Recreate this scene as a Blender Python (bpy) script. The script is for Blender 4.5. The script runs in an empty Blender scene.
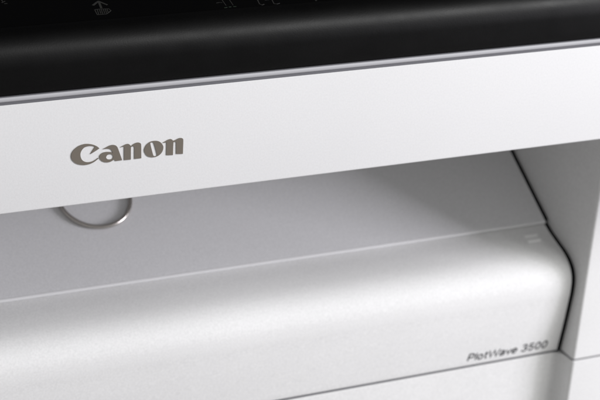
import bpy, bmesh, math
from mathutils import Vector, Matrix

# ------------------------------------------------------------------ camera
scene = bpy.context.scene
C = scene.collection
cam_data = bpy.data.cameras.new("camera")
cam = bpy.data.objects.new("camera", cam_data)
C.objects.link(cam)
cam_data.sensor_width = 36.0
cam_data.lens = 117.66
cam_data.clip_start = 0.05
cam_data.clip_end = 60.0
rt = Vector((0.8942382, -0.4405512, 0.07907385))
up = Vector((0.1173963, 0.40133601, 0.90837631))
bk = Vector((-0.43192146, -0.80302182, 0.41060907))
m = Matrix((rt, up, bk)).transposed().to_4x4()
m.translation = Vector((-0.48829666, -1.16681668, 1.54094017))
cam.matrix_world = m
cam_data.dof.use_dof = True
cam_data.dof.focus_distance = 1.37
cam_data.dof.aperture_fstop = 12.0
scene.camera = cam

# ------------------------------------------------------------------ light
world = bpy.data.worlds.new("World")
scene.world = world
world.use_nodes = True
bg = world.node_tree.nodes["Background"]
bg.inputs[1].default_value = 0.37
wt = world.node_tree
wc = wt.nodes.new("ShaderNodeTexCoord")
wsep = wt.nodes.new("ShaderNodeSeparateXYZ")
wr_ = wt.nodes.new("ShaderNodeMapRange")       # the room is lit in front of the machine, dim behind it
wr_.interpolation_type = 'SMOOTHSTEP'
wr_.inputs[1].default_value = 0.35
wr_.inputs[2].default_value = -0.35
wm = wt.nodes.new("ShaderNodeMix")
wm.data_type = 'RGBA'
wm.inputs[6].default_value = (0.05, 0.05, 0.055, 1)
wm.inputs[7].default_value = (0.97, 0.975, 0.97, 1)
wt.links.new(wc.outputs["Generated"], wsep.inputs[0])
wt.links.new(wsep.outputs["Y"], wr_.inputs[0])
wt.links.new(wr_.outputs[0], wm.inputs[0])
wt.links.new(wm.outputs[2], bg.inputs[0])

def area(name, direction, dist, size, power, color, target=(0.2, 0.03, 0.88), size_y=None):
    d = Vector(direction).normalized()
    l = bpy.data.lights.new(name, 'AREA')
    l.shape = 'RECTANGLE'
    l.size = size
    l.size_y = size_y or size
    l.energy = power
    l.color = color
    o = bpy.data.objects.new(name, l)
    o.location = Vector(target) + d * dist
    o.rotation_euler = d.to_track_quat('Z', 'Y').to_euler()
    C.objects.link(o)
    return o

def az_el(az, el):
    a, e = math.radians(az), math.radians(el)
    return (math.sin(a) * math.cos(e), -math.cos(a) * math.cos(e), math.sin(e))

area("ceiling_lamp", az_el(54, 37), 2.6, 0.56, 29, (0.99, 0.99, 1.0))
area("front_fill_lamp", az_el(36, 46.5), 2.4, 0.56, 18, (1.0, 1.0, 0.99))  # added fill light, brightens the front faces and softens the cheek shadow
area("low_window_lamp", az_el(63.5, 8), 3.2, 1.05, 76, (0.94, 0.92, 1.0))

scene.view_settings.view_transform = 'Standard'
scene.view_settings.look = 'None'
scene.view_settings.exposure = 0.17
scene.view_settings.gamma = 1.0

# ------------------------------------------------------------------ materials
def mat(name, color, rough=0.5, metallic=0.0, spec=0.5, bump=0.0, bump_scale=900.0, mottle=0.0, coat=0.0, grain=0.0):
    mt = bpy.data.materials.new(name)
    mt.use_nodes = True
    nt = mt.node_tree
    b = nt.nodes["Principled BSDF"]
    b.inputs["Base Color"].default_value = (*color, 1)
    b.inputs["Roughness"].default_value = rough
    b.inputs["Metallic"].default_value = metallic
    b.inputs["Specular IOR Level"].default_value = spec
    b.inputs["Coat Weight"].default_value = coat
    tc = nt.nodes.new("ShaderNodeTexCoord")
    if bump > 0:
        n = nt.nodes.new("ShaderNodeTexNoise")
        n.inputs["Scale"].default_value = bump_scale
        n.inputs["Detail"].default_value = 3
        bp = nt.nodes.new("ShaderNodeBump")
        bp.inputs["Strength"].default_value = bump
        bp.inputs["Distance"].default_value = 0.0004
        nt.links.new(tc.outputs["Object"], n.inputs["Vector"])
        nt.links.new(n.outputs["Fac"], bp.inputs["Height"])
        nt.links.new(bp.outputs["Normal"], b.inputs["Normal"])
    if grain > 0:                                   # fine speckle of moulded or powder coated surfaces, faint uneven ageing
        g1 = nt.nodes.new("ShaderNodeTexNoise"); g1.inputs["Scale"].default_value = 700; g1.inputs["Detail"].default_value = 2
        g2 = nt.nodes.new("ShaderNodeTexNoise"); g2.inputs["Scale"].default_value = 9; g2.inputs["Detail"].default_value = 6
        nt.links.new(tc.outputs["Object"], g1.inputs["Vector"]); nt.links.new(tc.outputs["Object"], g2.inputs["Vector"])
        ma = nt.nodes.new("ShaderNodeMapRange"); ma.inputs[1].default_value = 0.3; ma.inputs[2].default_value = 0.7
        ma.inputs[3].default_value = 1 - grain; ma.inputs[4].default_value = 1 + grain
        mb = nt.nodes.new("ShaderNodeMapRange"); mb.inputs[1].default_value = 0.3; mb.inputs[2].default_value = 0.7
        mb.inputs[3].default_value = 1 - grain * 0.35; mb.inputs[4].default_value = 1 + grain * 0.35
        mu = nt.nodes.new("ShaderNodeMath"); mu.operation = 'MULTIPLY'
        nt.links.new(g1.outputs["Fac"], ma.inputs[0]); nt.links.new(g2.outputs["Fac"], mb.inputs[0])
        nt.links.new(ma.outputs[0], mu.inputs[0]); nt.links.new(mb.outputs[0], mu.inputs[1])
        vm = nt.nodes.new("ShaderNodeVectorMath"); vm.operation = 'SCALE'
        vm.inputs[0].default_value = color
        nt.links.new(mu.outputs[0], vm.inputs["Scale"])
        nt.links.new(vm.outputs[0], b.inputs["Base Color"])
    if mottle > 0:
        n2 = nt.nodes.new("ShaderNodeTexNoise")
        n2.inputs["Scale"].default_value = 14
        n2.inputs["Detail"].default_value = 8
        n2.inputs["Roughness"].default_value = 0.7
        mr = nt.nodes.new("ShaderNodeMapRange")
        mr.inputs[1].default_value = 0.3
        mr.inputs[2].default_value = 0.7
        mr.inputs[3].default_value = max(0.0, rough - mottle)
        mr.inputs[4].default_value = min(1.0, rough + mottle)
        nt.links.new(tc.outputs["Object"], n2.inputs["Vector"])
        nt.links.new(n2.outputs["Fac"], mr.inputs[0])
        nt.links.new(mr.outputs[0], b.inputs["Roughness"])
    return mt

M_white = mat("white_moulded_plastic", (0.74, 0.74, 0.74), 0.6, spec=0.3, bump=0.09, mottle=0.06, grain=0.026)
M_cover = mat("pale_grey_painted_steel", (0.73, 0.73, 0.735), 0.5, spec=0.3, bump=0.09, mottle=0.06, grain=0.06)
M_face = mat("white_painted_panel", (0.745, 0.745, 0.738), 0.7, spec=0.15, bump=0.09, mottle=0.06, grain=0.065)
M_trim = mat("light_grey_trim", (0.42, 0.42, 0.436), 0.65, spec=0.15)
M_black = mat("black_satin_plastic", (0.001, 0.001, 0.001), 0.43, spec=0.15, bump=0.12, mottle=0.06, grain=0.3)
M_deck = mat("black_glass_film", (0.0012, 0.0012, 0.0012), 0.25, spec=0.05)
M_joint_shade = mat("joint_shade_grey", (0.125, 0.125, 0.137), 0.8)  # shade inside the open joints, given as a colour
M_dark = mat("gap_shade_and_caster_black", (0.004, 0.004, 0.0045), 0.8, spec=0.1)  # painted shade of the cheek gaps; also the plain caster blocks
M_print = mat("grey_printed_symbol", (0.02, 0.02, 0.018), 0.6)
M_green = mat("green_grey_printed_symbol", (0.018, 0.032, 0.018), 0.6)
M_logo = mat("bronze_grey_lettering", (0.16, 0.14, 0.115), 0.5, spec=0.3)
M_text = mat("dark_grey_lettering", (0.045, 0.045, 0.05), 0.6, spec=0.3)
M_bead = mat("glossy_highlight_white", (0.88, 0.88, 0.88), 0.15)  # whiter than the cover, the ridge highlight put into the colour
M_mark = mat("white_raised_mark", (0.93, 0.93, 0.92), 0.3)
M_steel = mat("polished_steel_wire", (0.50, 0.47, 0.44), 0.25, metallic=1.0, mottle=0.06)
M_floor = mat("grey_floor", (0.30, 0.29, 0.28), 0.7, bump=0.3, bump_scale=300)
M_rubber = mat("black_rubber", (0.02, 0.02, 0.02), 0.7)

# ------------------------------------------------------------------ mesh helpers
def link(name, bm, material, parent=None, smooth=None, bevel=0.0):
    bmesh.ops.recalc_face_normals(bm, faces=bm.faces)
    me = bpy.data.meshes.new(name)
    bm.to_mesh(me)
    bm.free()
    me.materials.append(material)
    o = bpy.data.objects.new(name, me)
    C.objects.link(o)
    if parent:
        o.parent = parent
    if smooth is not None:
        for p in me.polygons:
            p.use_smooth = True
        me.set_sharp_from_angle(angle=math.radians(smooth))
    if bevel > 0:
        md = o.modifiers.new("bevel", 'BEVEL')
        md.width = bevel
        md.segments = 3
        md.limit_method = 'ANGLE'
        md.angle_limit = math.radians(40)
        md.harden_normals = False
    return o

def box(bm, x0, x1, y0, y1, z0, z1):
    vs = [bm.verts.new((x, y, z)) for x in (x0, x1) for y in (y0, y1) for z in (z0, z1)]
    for f in ((0, 1, 3, 2), (4, 6, 7, 5), (0, 4, 5, 1), (2, 3, 7, 6), (0, 2, 6, 4), (1, 5, 7, 3)):
        bm.faces.new([vs[i] for i in f])

def extrude_x(bm, prof, x0, x1):
    """closed (y, z) outline swept along x"""
    a = [bm.verts.new((x0, y, z)) for y, z in prof]
    b = [bm.verts.new((x1, y, z)) for y, z in prof]
    n = len(prof)
    for i in range(n):
        j = (i + 1) % n
        bm.faces.new((a[i], a[j], b[j], b[i]))
    bm.faces.new(a)
    bm.faces.new(b)

def extrude_z(bm, prof, z0, z1):
    """closed (x, y) outline swept along z"""
    a = [bm.verts.new((x, y, z0)) for x, y in prof]
    b = [bm.verts.new((x, y, z1)) for x, y in prof]
    n = len(prof)
    for i in range(n):
        j = (i + 1) % n
        bm.faces.new((a[i], a[j], b[j], b[i]))
    bm.faces.new(a)
    bm.faces.new(b)

def arc(cx, cy, r, a0, a1, n):
    return [(cx + r * math.cos(math.radians(a0 + (a1 - a0) * i / n)),
             cy + r * math.sin(math.radians(a0 + (a1 - a0) * i / n))) for i in range(n + 1)]

def catmull(pts, closed=True, sub=5):
    """smooth curve through points, flagged points stay sharp"""
    n = len(pts)
    out = []
    for i in range(n if closed else n - 1):
        p1, p2 = pts[i], pts[(i + 1) % n]
        p0 = pts[(i - 1) % n] if closed or i > 0 else p1
        p3 = pts[(i + 2) % n] if closed or i < n - 2 else p2
        def tan(a, b, c, sharp_other):
            return ((c[0] - a[0]) / 2, (c[1] - a[1]) / 2)
        t1 = (0, 0) if (len(p1) > 2 and p1[2]) else tan(p0, p1, p2, 0)
        t2 = (0, 0) if (len(p2) > 2 and p2[2]) else tan(p1, p2, p3, 0)
        if len(p1) > 2 and p1[2]:
            t1 = (p2[0] - p1[0], p2[1] - p1[1])
            t1 = (t1[0] * .8, t1[1] * .8)
        if len(p2) > 2 and p2[2]:
            t2 = ((p2[0] - p1[0]) * .8, (p2[1] - p1[1]) * .8)
        L = math.hypot(p2[0] - p1[0], p2[1] - p1[1])
        def lim(t):
            l = math.hypot(*t)
            return t if l <= 1.2 * L or l == 0 else (t[0] * 1.2 * L / l, t[1] * 1.2 * L / l)
        t1, t2 = lim(t1), lim(t2)
        for k in range(sub):
            t = k / sub
            h00 = 2 * t**3 - 3 * t**2 + 1
            h10 = t**3 - 2 * t**2 + t
            h01 = -2 * t**3 + 3 * t**2
            h11 = t**3 - t**2
            out.append((h00 * p1[0] + h10 * t1[0] + h01 * p2[0] + h11 * t2[0],
                        h00 * p1[1] + h10 * t1[1] + h01 * p2[1] + h11 * t2[1]))
    if not closed:
        out.append((pts[-1][0], pts[-1][1]))
    return out

def curve_mesh(name, loops, thick, material, parent, matrix):
    """filled flat outline (first loop) with holes, given thickness, in the matrix's xy plane"""
    cu = bpy.data.curves.new(name, 'CURVE')
    cu.dimensions = '2D'
    cu.fill_mode = 'BOTH'
    cu.extrude = thick / 2
    for lp in loops:
        sp = cu.splines.new('POLY')
        sp.points.add(len(lp) - 1)
        for i, (x, y) in enumerate(lp):
            sp.points[i].co = (x, y, 0, 1)
        sp.use_cyclic_u = True
    tmp = bpy.data.objects.new(name + "_curve", cu)
    me = bpy.data.meshes.new_from_object(tmp)
    bpy.data.objects.remove(tmp)
    me.transform(matrix)
    me.materials.clear()
    me.materials.append(material)
    me.name = name
    o = bpy.data.objects.new(name, me)
    C.objects.link(o)
    o.parent = parent
    return o

def frame(origin, ex, ey):
    ex = Vector(ex).normalized()
    ey = Vector(ey).normalized()
    ez = ex.cross(ey)
    mm = Matrix((ex, ey, ez)).transposed().to_4x4()
    mm.translation = Vector(origin)
    return mm

# ------------------------------------------------------------------ setting
bm = bmesh.new()
box(bm, -6, 6, -6, 6, -0.05, 0.0)
floor = link("floor", bm, M_floor)
floor["kind"] = "structure"

# ------------------------------------------------------------------ the machine
plotter = bpy.data.objects.new("wide_format_printer", None)
C.objects.link(plotter)
plotter["label"] = "white wide format printer with black control deck, overhanging front band and sloping grey cover below"
plotter["category"] = "printer"

XL, XR = -0.70, 0.67          # outer ends
WR = 0.4966                   # inner face of the right cheek
WL = -0.51
GAP = 0.0050                  # clearance between the cover and the cheeks
SIDE_Y = 0.110
FRONT_Y = 0.1305

# upper white band, rounded lips top and bottom
r = 0.0012
prof = ([(0.034, 0.9630)] + arc(0.0 + r, 0.9630 + r, r, 270, 180, 4) +
        [(0.0, 1.04345), (0.00015, 1.0436), (0.034, 1.0436)])
bm = bmesh.new()
extrude_x(bm, prof, XL - 0.004, XR + 0.004)
fascia = link("front_band", bm, M_white, plotter, smooth=30)

# scanner housing behind the band
bm = bmesh.new()
box(bm, XL, XR, 0.0345, 0.56, 0.9662, 1.0500)
link("scanner_housing", bm, M_white, plotter, bevel=0.003)
# grey strip filling the groove, the groove's shade put into its colour
bm = bmesh.new()
box(bm, XL + 0.002, XR - 0.002, 0.0003, 0.0340, 1.0437, 1.0496)
link("groove_shade_strip", bm, M_joint_shade, plotter)
# light trim strip
r = 0.0014
prof = ([(0.0038, 1.0457)] + arc(-0.0006 + r, 1.0457 + r, r, 270, 180, 4) +
        arc(-0.0006 + r, 1.0492 - r, r, 180, 90, 4) + [(0.0038, 1.0492)])
bm = bmesh.new()
extrude_x(bm, prof, XL - 0.004, XR + 0.004)
link("trim_strip", bm, M_trim, plotter, smooth=40)

# black control deck: upright front, broad rounded shoulder, flat top
DZ = 1.0900
R = 0.022
prof = ([(0.0022, 1.0498)] + [(0.0010, 1.0501), (0.0004, 1.0510), (0.0, 1.0560)] +
        arc(R, DZ - R, R, 180, 90, 22) + [(0.150, DZ), (0.150, 1.0502)])
bm = bmesh.new()
extrude_x(bm, prof, XL - 0.003, XR + 0.003)
deck = link("control_deck", bm, M_black, plotter, smooth=30)
bm = bmesh.new()
box(bm, XL + 0.01, XR - 0.01, 0.0245, 0.148, DZ - 0.002, DZ + 0.0002)
panel = link("touch_film", bm, M_deck, deck)
# scanner lid further back
bm = bmesh.new()
box(bm, XL, XR, 0.1515, 0.56, 1.0505, 1.094)
link("scanner_lid", bm, M_black, plotter, bevel=0.004)

# sloping cover under the band, its rounded front edge sits on the front panel
sl = Vector((0.0677, 0.0391)).normalized()
nr = Vector((-sl.y, sl.x))
ridge = Vector((0.1759, 0.7993))
back = ridge + sl * 0.245
th = 0.0034
def sp(s, t):
    p = ridge + sl * s + nr * t
    return (p.x, p.y)
prof = [sp(0.0, -th), sp(0.0, -0.0011), sp(0.0002, -0.0005), sp(0.0006, -0.0001), sp(0.0011, 0), sp(0.245, 0), sp(0.245, -th)]
bm = bmesh.new()
extrude_x(bm, prof, WL + GAP, WR - GAP)
cover = link("sloping_cover", bm, M_cover, plotter, smooth=30)

bm = bmesh.new()
extrude_x(bm, [(ridge.x + 0.0010 + a, ridge.y - 0.0009 + b) for a, b in arc(0, 0, 0.0016, 0, 337.5, 15)], WL + GAP, WR - GAP)
link("edge_bead", bm, M_bead, cover, smooth=50)

# front panel with the rolled shoulder
raw = [(0.1789, 0.7971, 1), (0.1724, 0.7942), (0.1665, 0.7918), (0.1554, 0.788), (0.1465, 0.7853), (0.139, 0.7823), (0.1322, 0.778), (0.127, 0.7724), (0.1237, 0.7643), (0.1229, 0.754), (0.1237, 0.7427), (0.1259, 0.7202), (0.1298, 0.6902, 1)]
outer = catmull(raw, closed=False, sub=6)
prof = outer + [(0.1302, 0.6888), (0.1348, 0.6884), (0.1854, 0.6884), (0.2068, 0.8083), (0.1826, 0.7944)]
bm = bmesh.new()
extrude_x(bm, prof, WL + GAP, WR - GAP)
front = link("front_panel", bm, M_face, plotter, smooth=30)
# added grey sheets in the horizontal joint, coloured as its shade
bm = bmesh.new()
box(bm, WL, WR, FRONT_Y + 0.0014, 0.55, 0.6853, 0.687)
box(bm, WR + 0.0012, XR - 0.002, SIDE_Y + 0.0014, 0.55, 0.6853, 0.6872)
box(bm, XL + 0.002, WL - 0.0012, SIDE_Y + 0.0014, 0.55, 0.6853, 0.6872)
link("joint_shade_fill", bm, M_joint_shade, plotter)

# added dark fill between cover, panel and cheeks, gap shade as colour
pts2 = [(y + 0.0010, z - 0.0010) for y, z in outer]
ctop = [sp(0.003, -0.0014), sp(0.245, -0.0014)]
prof = list(reversed(ctop)) + pts2 + [(0.131, 0.6885), (0.2141, 0.6885), (0.3806, 0.8999)]
for xa, xb in ((WR - GAP + 0.0001, WR - 0.0001), (WL + 0.0001, WL + GAP - 0.0001)):
    bm = bmesh.new()
    extrude_x(bm, prof, xa, xb)
    link("gap_shade_fill", bm, M_dark, plotter)

# right and left cheeks (closed plan outlines with rounded front edges)
def cheek(x_in, x_out):
    s = 1 if x_out > x_in else -1
    rr = 0.0025
    pl = [(x_in + s * (rr - rr * math.cos(math.radians(a))), SIDE_Y + rr - rr * math.sin(math.radians(a))) for a in range(0, 91, 15)]
    ro = 0.012
    po = [(x_out - s * (ro - ro * math.sin(math.radians(a))), SIDE_Y + ro - ro * math.cos(math.radians(a))) for a in range(0, 91, 15)]
    pl = pl + po + [(x_out, 0.56), (x_in, 0.56)]
    bm = bmesh.new()
    extrude_z(bm, pl, 0.6879, 0.9660)
    return link("side_cheek", bm, M_face, plotter, smooth=30, bevel=0.0003)
cheek(WR, XR)
cheek(WL, XL)

# lower cabinet: one moulding, recessed front blending into the cheeks
def lower_plan():
    rf = 0.010
    rr = 0.0025
    p = []
    ro = 0.012
    p += [(XL, 0.56)] + [(XL + ro - ro * math.cos(math.radians(a)), SIDE_Y + ro - ro * math.sin(math.radians(a))) for a in range(0, 91, 15)]
    p += [(WL - rr + rr * math.sin(math.radians(a)), SIDE_Y + rr - rr * math.cos(math.radians(a))) for a in range(0, 91, 15)]
    p += [(WL + rf - rf * math.cos(math.radians(a)), FRONT_Y - rf + rf * math.sin(math.radians(a))) for a in range(0, 91, 10)]
    p += [(WR - rf + rf * math.sin(math.radians(a)), FRONT_Y - rf + rf * math.cos(math.radians(a))) for a in range(0, 91, 10)]
    p += [(WR + rr - rr * math.cos(math.radians(a)), SIDE_Y + rr - rr * math.sin(math.radians(a))) for a in range(0, 91, 15)]
    p += [(XR - ro + ro * math.sin(math.radians(a)), SIDE_Y + ro - ro * math.cos(math.radians(a))) for a in range(0, 91, 15)]
    p += [(XR, 0.56)]
    return p
bm = bmesh.new()
extrude_z(bm, lower_plan(), 0.11, 0.6857)
link("lower_cabinet", bm, M_face, plotter, smooth=30, bevel=0.0003)
# back plate closing the recess
bm = bmesh.new()
box(bm, WL + 0.0005, WR - 0.0005, 0.50, 0.55, 0.6876, 0.9655)
link("back_plate", bm, M_cover, plotter)

# casters
for cx in (XL + 0.10, XR - 0.10):
    for cy in (0.10, 0.48):
        bm = bmesh.new()
        box(bm, cx - 0.03, cx + 0.03, cy - 0.025, cy + 0.025, 0.085, 0.1095)
        cst = link("caster", bm, M_dark, plotter, bevel=0.004)
        bm = bmesh.new()
        bmesh.ops.create_cone(bm, cap_ends=True, segments=28, radius1=0.042, radius2=0.042, depth=0.03,
                              matrix=Matrix.Translation((cx, cy, 0.0425)) @ Matrix.Rotation(math.radians(90), 4, 'Y'))
        link("wheel", bm, M_rubber, cst, smooth=40, bevel=0.004)

# ring pull lying on the sloping cover
def on_slope(x, s, h):
    p = ridge + sl * s + nr * h
    return Vector((x, p.x, p.y))
bm = bmesh.new()
NR, NS = 96, 16
rad, wr = 0.0318, 0.0018
s0 = 0.0879          # distance of its centre up the slope
rings = []
for i in range(NR):
    a = 2 * math.pi * i / NR
    ring = []
    for k in range(NS):
        b = 2 * math.pi * k / NS
        rr = rad + wr * math.cos(b)
        hh = 0.0021 + wr * math.sin(b)
        ring.append(bm.verts.new(on_slope(0.0755 + rr * math.cos(a), s0 + rr * math.sin(a), hh)))
    rings.append(ring)
for i in range(NR):
    for k in range(NS):
        bm.faces.new((rings[i][k], rings[(i + 1) % NR][k], rings[(i + 1) % NR][(k + 1) % NS], rings[i][(k + 1) % NS]))
link("ring_pull", bm, M_steel, cover, smooth=60)
# its hinge clip, up under the band
bm = bmesh.new()
pts = []
for (sx, ss) in ((-1, 0), (1, 0), (1, 1), (-1, 1)):
    pts.append((sx * 0.009, s0 + rad - 0.005 + ss * 0.018))
lo = [bm.verts.new(on_slope(0.0755 + a, b, 0.0002)) for a, b in pts]
hi = [bm.verts.new(on_slope(0.0755 + a * 0.9, b, 0.0062)) for a, b in pts]
bm.faces.new(lo); bm.faces.new(hi)
for i in range(4):
    bm.faces.new((lo[i], lo[(i + 1) % 4], hi[(i + 1) % 4], hi[i]))
link("ring_clip", bm, M_steel, cover, bevel=0.001)

# two small raised marks beside the ridge, at the right end of the panel
def shoulder(y):
    for (a, b) in zip(outer, outer[1:]):
        if b[0] <= y <= a[0]:
            t = (a[0] - y) / (a[0] - b[0] + 1e-9)
            return a[1] + (b[1] - a[1]) * t
    return outer[0][1]
for (x0, x1, yy) in ((0.4637, 0.4772, 0.1657), (0.4637, 0.4772, 0.1597)):
    bm = bmesh.new()
    w = 0.0009
    vs = []
    for h in (-0.0002, 0.0014):
        for (x, y) in ((x0, yy - w), (x1, yy - w), (x1, yy + w), (x0, yy + w)):
            vs.append(bm.verts.new((x, y, shoulder(y) + h)))
    for f in ((0, 1, 2, 3), (4, 5, 6, 7), (0, 1, 5, 4), (1, 2, 6, 5), (2, 3, 7, 6), (3, 0, 4, 7)):
        bm.faces.new([vs[i] for i in f])
    link("raised_mark", bm, M_mark, front)

# ------------------------------------------------------------------ lettering on the band
LOGO = [
    ('C', [[(25.44,4.64,1),(23.84,6.15,0),(21.73,7.42,0),(19.34,8.35,0),(16.68,8.96,0),(14.04,9.08,0),(11.13,8.51,0),(8.83,7.46,0),(6.84,5.89,0),(5.44,4.07,0),(4.81,2.05,0),(4.87,0.24,0),(5.51,-1.52,0),(6.86,-3.31,0),(8.66,-4.85,0),(11.05,-5.92,0),(14.01,-6.64,0),(16.96,-6.63,0),(19.88,-6.07,0),(22.21,-5.01,0),(23.94,-3.82,0),(25.2,-2.88,1),(24.59,-2.51,1),(23.04,-3.6,0),(21.01,-4.57,0),(18.66,-4.95,0),(16.3,-4.73,0),(14.2,-3.76,0),(12.68,-2.19,0),(11.85,-0.28,0),(11.55,1.56,0),(11.89,3.62,0),(12.88,5.31,0),(14.42,6.64,0),(16.45,7.18,0),(18.79,7.27,0),(20.87,6.8,0),(22.13,6.17,1),(21.24,4.95,0),(18.73,1.02,1),(20.76,1.99,0),(23.07,3.23,0)]]),
    ('a', [[(27.95,3.75,1),(30.69,4.88,0),(32.73,5.74,0),(34.79,6.1,0),(36.89,5.68,0),(38.31,4.67,0),(39.2,3.18,0),(42.79,-6.3,1),(37.89,-6.45,1),(36.63,-4.84,1),(35.6,-5.81,0),(33.55,-6.6,0),(30.87,-6.65,0),(28.46,-5.75,0),(26.61,-4.14,0),(25.65,-2.21,0),(26.05,-0.44,0),(27.6,0.77,0),(29.66,1.26,0),(32.03,1.16,0),(34.13,0.74,0),(35.48,-0.21,1),(34.87,1.56,0),(34.05,2.74,0),(32.53,3.46,0),(30.15,3.74,0)],[(30.7,-2.5,0),(31.53,-1.08,0),(33.3,-0.68,0),(35.1,-1.2,0),(35.94,-2.63,0),(35.64,-3.99,0),(34.36,-4.75,0),(32.27,-4.51,0),(31.04,-3.57,0)]]),
    ('n', [[(40.86,3.59,1),(43.2,4.66,0),(44.96,5.37,0),(46.44,5.56,0),(47.66,5.12,0),(48.61,4.1,0),(49.06,3.44,1),(50.38,4.63,0),(52.14,5.46,0),(53.93,5.74,0),(55.64,5.24,0),(56.54,4.04,0),(57.19,-6.53,1),(52.0,-6.53,1),(51.57,2.36,1),(51.05,3.21,0),(50.14,3.44,0),(49.26,3.05,0),(48.98,2.54,0),(49.35,-6.59,1),(44.3,-6.54,1),(43.84,3.74,1),(42.63,3.87,0)]]),
    ('o', [[(59.12,-0.85,0),(59.56,1.54,0),(61.06,3.81,0),(63.81,5.29,0),(67.02,5.57,0),(69.89,4.84,0),(72.01,3.21,0),(73.44,0.77,0),(73.49,-1.69,0),(72.41,-4.19,0),(70.23,-6.06,0),(67.67,-6.83,0),(64.83,-6.74,0),(62.11,-5.68,0),(60.22,-3.58,0)],[(63.46,4.19,0),(64.64,4.78,0),(66.05,4.06,0),(69.05,-5.27,0),(68.45,-6.18,0),(67.07,-6.1,0),(66.12,-5.09,0)]]),
    ('n', [[(72.81,3.35,1),(74.89,4.27,0),(76.38,5.02,0),(78.18,5.55,0),(79.72,5.26,0),(80.89,4.02,1),(82.82,4.48,0),(84.61,5.32,0),(86.44,5.54,0),(88.0,5.06,0),(88.63,3.82,0),(88.96,-6.88,1),(83.76,-6.45,1),(83.24,2.59,1),(82.41,3.17,0),(81.67,3.2,0),(81.15,2.64,0),(81.33,-6.91,1),(76.22,-6.5,1),(75.86,3.37,1),(74.64,3.38,0)]]),
]
ICONS = {
    'feed_arrow_icon': [[(-9.5, 52.7), (-4.5, 58.1), (-2.7, 59.7), (-1.5, 56.1), (0.2, 51.8)], [(-2.9, 58.6), (-6.0, 45.8)], [(-11.7, 43.7), (-9.1, 44.0), (-5.5, 43.6), (-1.6, 43.3), (-1.4, 39.2), (-4.5, 35.6), (-7.3, 33.3)], [(-11.7, 43.7), (-13.7, 33.5), (-7.3, 33.3)], [(-9.9, 43.3), (-12.3, 34.4)], [(-8.5, 42.5), (-10.4, 35.3)], [(-7.1, 42.6), (-9.3, 34.6)], [(-5.7, 42.3), (-7.6, 35.1)], [(-4.2, 42.4), (-6.1, 35.6)], [(-3.0, 42.1), (-4.4, 36.9)]],
    'media_icon': [[(78.3, 37.5), (80.5, 37.9), (82.5, 37.2)], [(89.4, 59.5), (84.9, 42.4), (82.8, 30.9)], [(94.2, 56.1), (90.2, 41.2), (88.1, 30.5)], [(79.7, 26.6), (81.8, 26.9)], [(83.5, 27.2), (85.1, 27.3)], [(87.0, 27.3), (88.9, 27.1)], [(89.4, 59.5), (94.2, 56.1)]],
    'roll_icon': [[(114.7, 53.8), (110.3, 36.6), (107.9, 28.2), (108.7, 25.8), (110.9, 27.0)], [(115.7, 35.4), (118.9, 35.5)], [(125.6, 51.3), (120.7, 34.2), (118.5, 26.2), (120.4, 25.3), (123.0, 26.5)], [(114.7, 53.8), (125.6, 51.3)]],
    'dot_icon': [[(153.5, 33.5), (151.6, 24.9)], [(158.2, 34.7), (151.6, 24.9)]],
    'corner_icon': [[(-69.5, 72.2), (-66.5, 74.6)], [(-68.3, 69.8), (-66.5, 69.8)], [(-67.6, 84.0), (-68.2, 73.2)]],
}
fm = frame((-0.047, -0.0002, 1.0), (1, 0, 0), (0, 0, 1))
for ch, loops in LOGO:
    lp = [[(x / 1000, y / 1000) for x, y in catmull(l, True, 6)] for l in loops]
    curve_mesh("logo_letter", lp, 0.00044, M_logo, fascia, fm)

# ------------------------------------------------------------------ printed symbols on the deck
def strokes(name, lines, width, material):
    bm = bmesh.new()
    for ln in lines:
        for k, (a, b) in enumerate(zip(ln, ln[1:])):
            a = Vector((a[0] / 1000, a[1] / 1000, 0)); b = Vector((b[0] / 1000, b[1] / 1000, 0))
            d = (b - a).normalized()
            nn = Vector((-d.y, d.x, 0)) * width / 2
            a2, b2 = a - d * width * 0.3, b + d * width * 0.3
            z0, z1 = DZ + 0.00022, DZ + 0.00032 + 0.00001 * (k % 5)
            lo = [bm.verts.new((p.x, p.y, z0)) for p in (a2 - nn, b2 - nn, b2 + nn, a2 + nn)]
            hi = [bm.verts.new((p.x, p.y, z1)) for p in (a2 - nn, b2 - nn, b2 + nn, a2 + nn)]
            bm.faces.new(hi); bm.faces.new(lo)
            for i in range(4):
                bm.faces.new((lo[i], lo[(i + 1) % 4], hi[(i + 1) % 4], hi[i]))
    return link(name, bm, material, deck)
for nm, ls in ICONS.items():
    if nm == 'feed_arrow_icon':
        strokes("arrow_symbol", ls[:2], 0.0016, M_print)
        strokes("tray_symbol", ls[2:], 0.0006, M_print)
    elif nm == 'media_icon':
        strokes("sheet_symbol", [l for i, l in enumerate(ls) if i not in (3, 4, 5)], 0.0005, M_print)
        strokes("green_dash_symbol", [ls[3], ls[4], ls[5]], 0.0007, M_green)
    else:
        strokes({'roll_icon': 'roll_symbol', 'dot_icon': 'pointer_symbol', 'corner_icon': 'corner_symbol'}[nm], ls, 0.0007, M_print)

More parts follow.
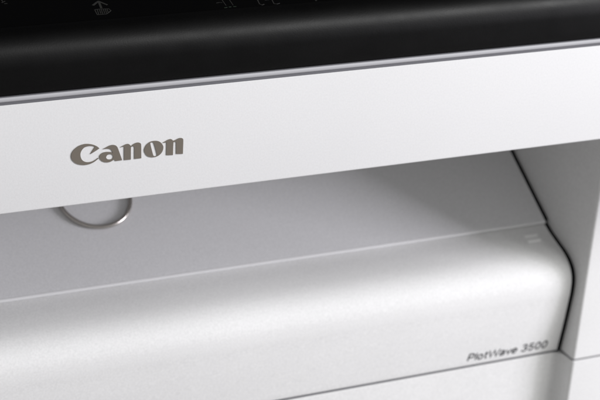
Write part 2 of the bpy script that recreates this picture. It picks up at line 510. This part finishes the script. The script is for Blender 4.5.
# ------------------------------------------------------------------ lettering on the front panel
def el(cx, cy, rx, ry, a0, a1, n=14):
    return [(cx + rx * math.cos(math.radians(a0 + (a1 - a0) * k / n)), cy + ry * math.sin(math.radians(a0 + (a1 - a0) * k / n))) for k in range(n + 1)]
GLYPHS = {                                   # centre lines of wide plain sans letters, cap height 1; (advance, strokes)
    'P': (0.98, [[(0.09, 0.06), (0.09, 0.94), (0.52, 0.94)] + el(0.52, 0.70, 0.25, 0.24, 90, -90) + [(0.09, 0.46)]]),
    'l': (0.32, [[(0.10, 0.06), (0.10, 0.96)]]),
    'o': (0.88, [el(0.38, 0.36, 0.30, 0.31, 0, 360, 28)]),
    't': (0.56, [[(0.22, 0.90), (0.22, 0.22)] + el(0.36, 0.20, 0.14, 0.14, 180, 270, 6) + [(0.44, 0.06)], [(0.04, 0.66), (0.44, 0.66)]]),
    'W': (1.58, [[(0.05, 0.94), (0.39, 0.06), (0.75, 0.90), (1.11, 0.06), (1.46, 0.94)]]),
    'a': (0.84, [[(0.10, 0.52)] + el(0.36, 0.47, 0.25, 0.20, 150, 0, 10) + [(0.61, 0.16), (0.66, 0.06)],
                 [(0.61, 0.40), (0.34, 0.36)] + el(0.30, 0.21, 0.22, 0.15, 90, 300, 12) + [(0.56, 0.14), (0.61, 0.28)]]),
    'v': (0.76, [[(0.05, 0.66), (0.34, 0.06), (0.63, 0.66)]]),
    'e': (0.86, [[(0.09, 0.36), (0.67, 0.36)] + el(0.38, 0.36, 0.30, 0.31, 0, 320, 26)]),
    ' ': (0.46, []),
    '3': (0.92, [el(0.38, 0.72, 0.27, 0.22, 165, -80, 16) + [(0.30, 0.50)], [(0.34, 0.51)] + el(0.38, 0.29, 0.31, 0.23, 80, -165, 18)]),
    '5': (0.92, [[(0.66, 0.94), (0.18, 0.94), (0.12, 0.50)] + el(0.38, 0.33, 0.30, 0.27, 125, -160, 20)]),
    '0': (0.92, [el(0.39, 0.50, 0.30, 0.44, 0, 360, 32)]),
}
TX0, TX1, TZ, TH = (0.3933, 0.48, 0.6937, 0.00812)
tot = sum(GLYPHS[c][0] for c in "PlotWave 3500") - 0.16
kx = (TX1 - TX0 - 0.2 * TH) / tot
def panel_y(z):
    for (a, b) in zip(outer, outer[1:]):
        if b[1] <= z <= a[1]:
            t = (a[1] - z) / (a[1] - b[1] + 1e-9)
            return a[0] + (b[0] - a[0]) * t
    return FRONT_Y
def tube_path(bm, pts, rad):
    """flattened bead of ink following a centre line on the panel"""
    n = len(pts)
    closed = math.dist(pts[0], pts[-1]) < 1e-6
    if closed:
        pts = pts[:-1]; n -= 1
    rings = []
    for i in range(n):
        a = pts[(i - 1) % n] if (closed or i > 0) else pts[i]
        b = pts[(i + 1) % n] if (closed or i < n - 1) else pts[i]
        c = pts[i]
        u = Vector((c[0] - a[0], c[1] - a[1])); v = Vector((b[0] - c[0], b[1] - c[1]))
        u = u.normalized() if u.length > 1e-9 else v.normalized()
        v = v.normalized() if v.length > 1e-9 else u
        tt = (u + v)
        tt = tt.normalized() if tt.length > 0.3 else u
        nn = Vector((-tt.y, tt.x))
        k = 1.0 / max(0.6, nn.dot(Vector((-u.y, u.x))))
        ring = []
        for q in range(8):
            an = 2 * math.pi * q / 8
            x = c[0] + nn.x * rad * k * math.cos(an)
            z = c[1] + nn.y * rad * k * math.cos(an)
            ring.append(bm.verts.new((x, panel_y(z) - 0.00010 - 0.00012 * math.sin(an), z)))
        rings.append(ring)
    for i in range(n if closed else n - 1):
        r0, r1 = rings[i], rings[(i + 1) % n]
        for q in range(8):
            bm.faces.new((r0[q], r1[q], r1[(q + 1) % 8], r0[(q + 1) % 8]))
    if not closed:
        bm.faces.new(rings[0]); bm.faces.new(rings[-1])
bm = bmesh.new()
penx = 0.0
for c in "PlotWave 3500":
    adv, sts = GLYPHS[c]
    for st in sts:
        tube_path(bm, [(TX0 + (penx + x) * kx + 0.15 * y * TH, TZ + y * TH) for x, y in st], 0.094 * TH)
    penx += adv
link("model_lettering", bm, M_text, front, smooth=50)
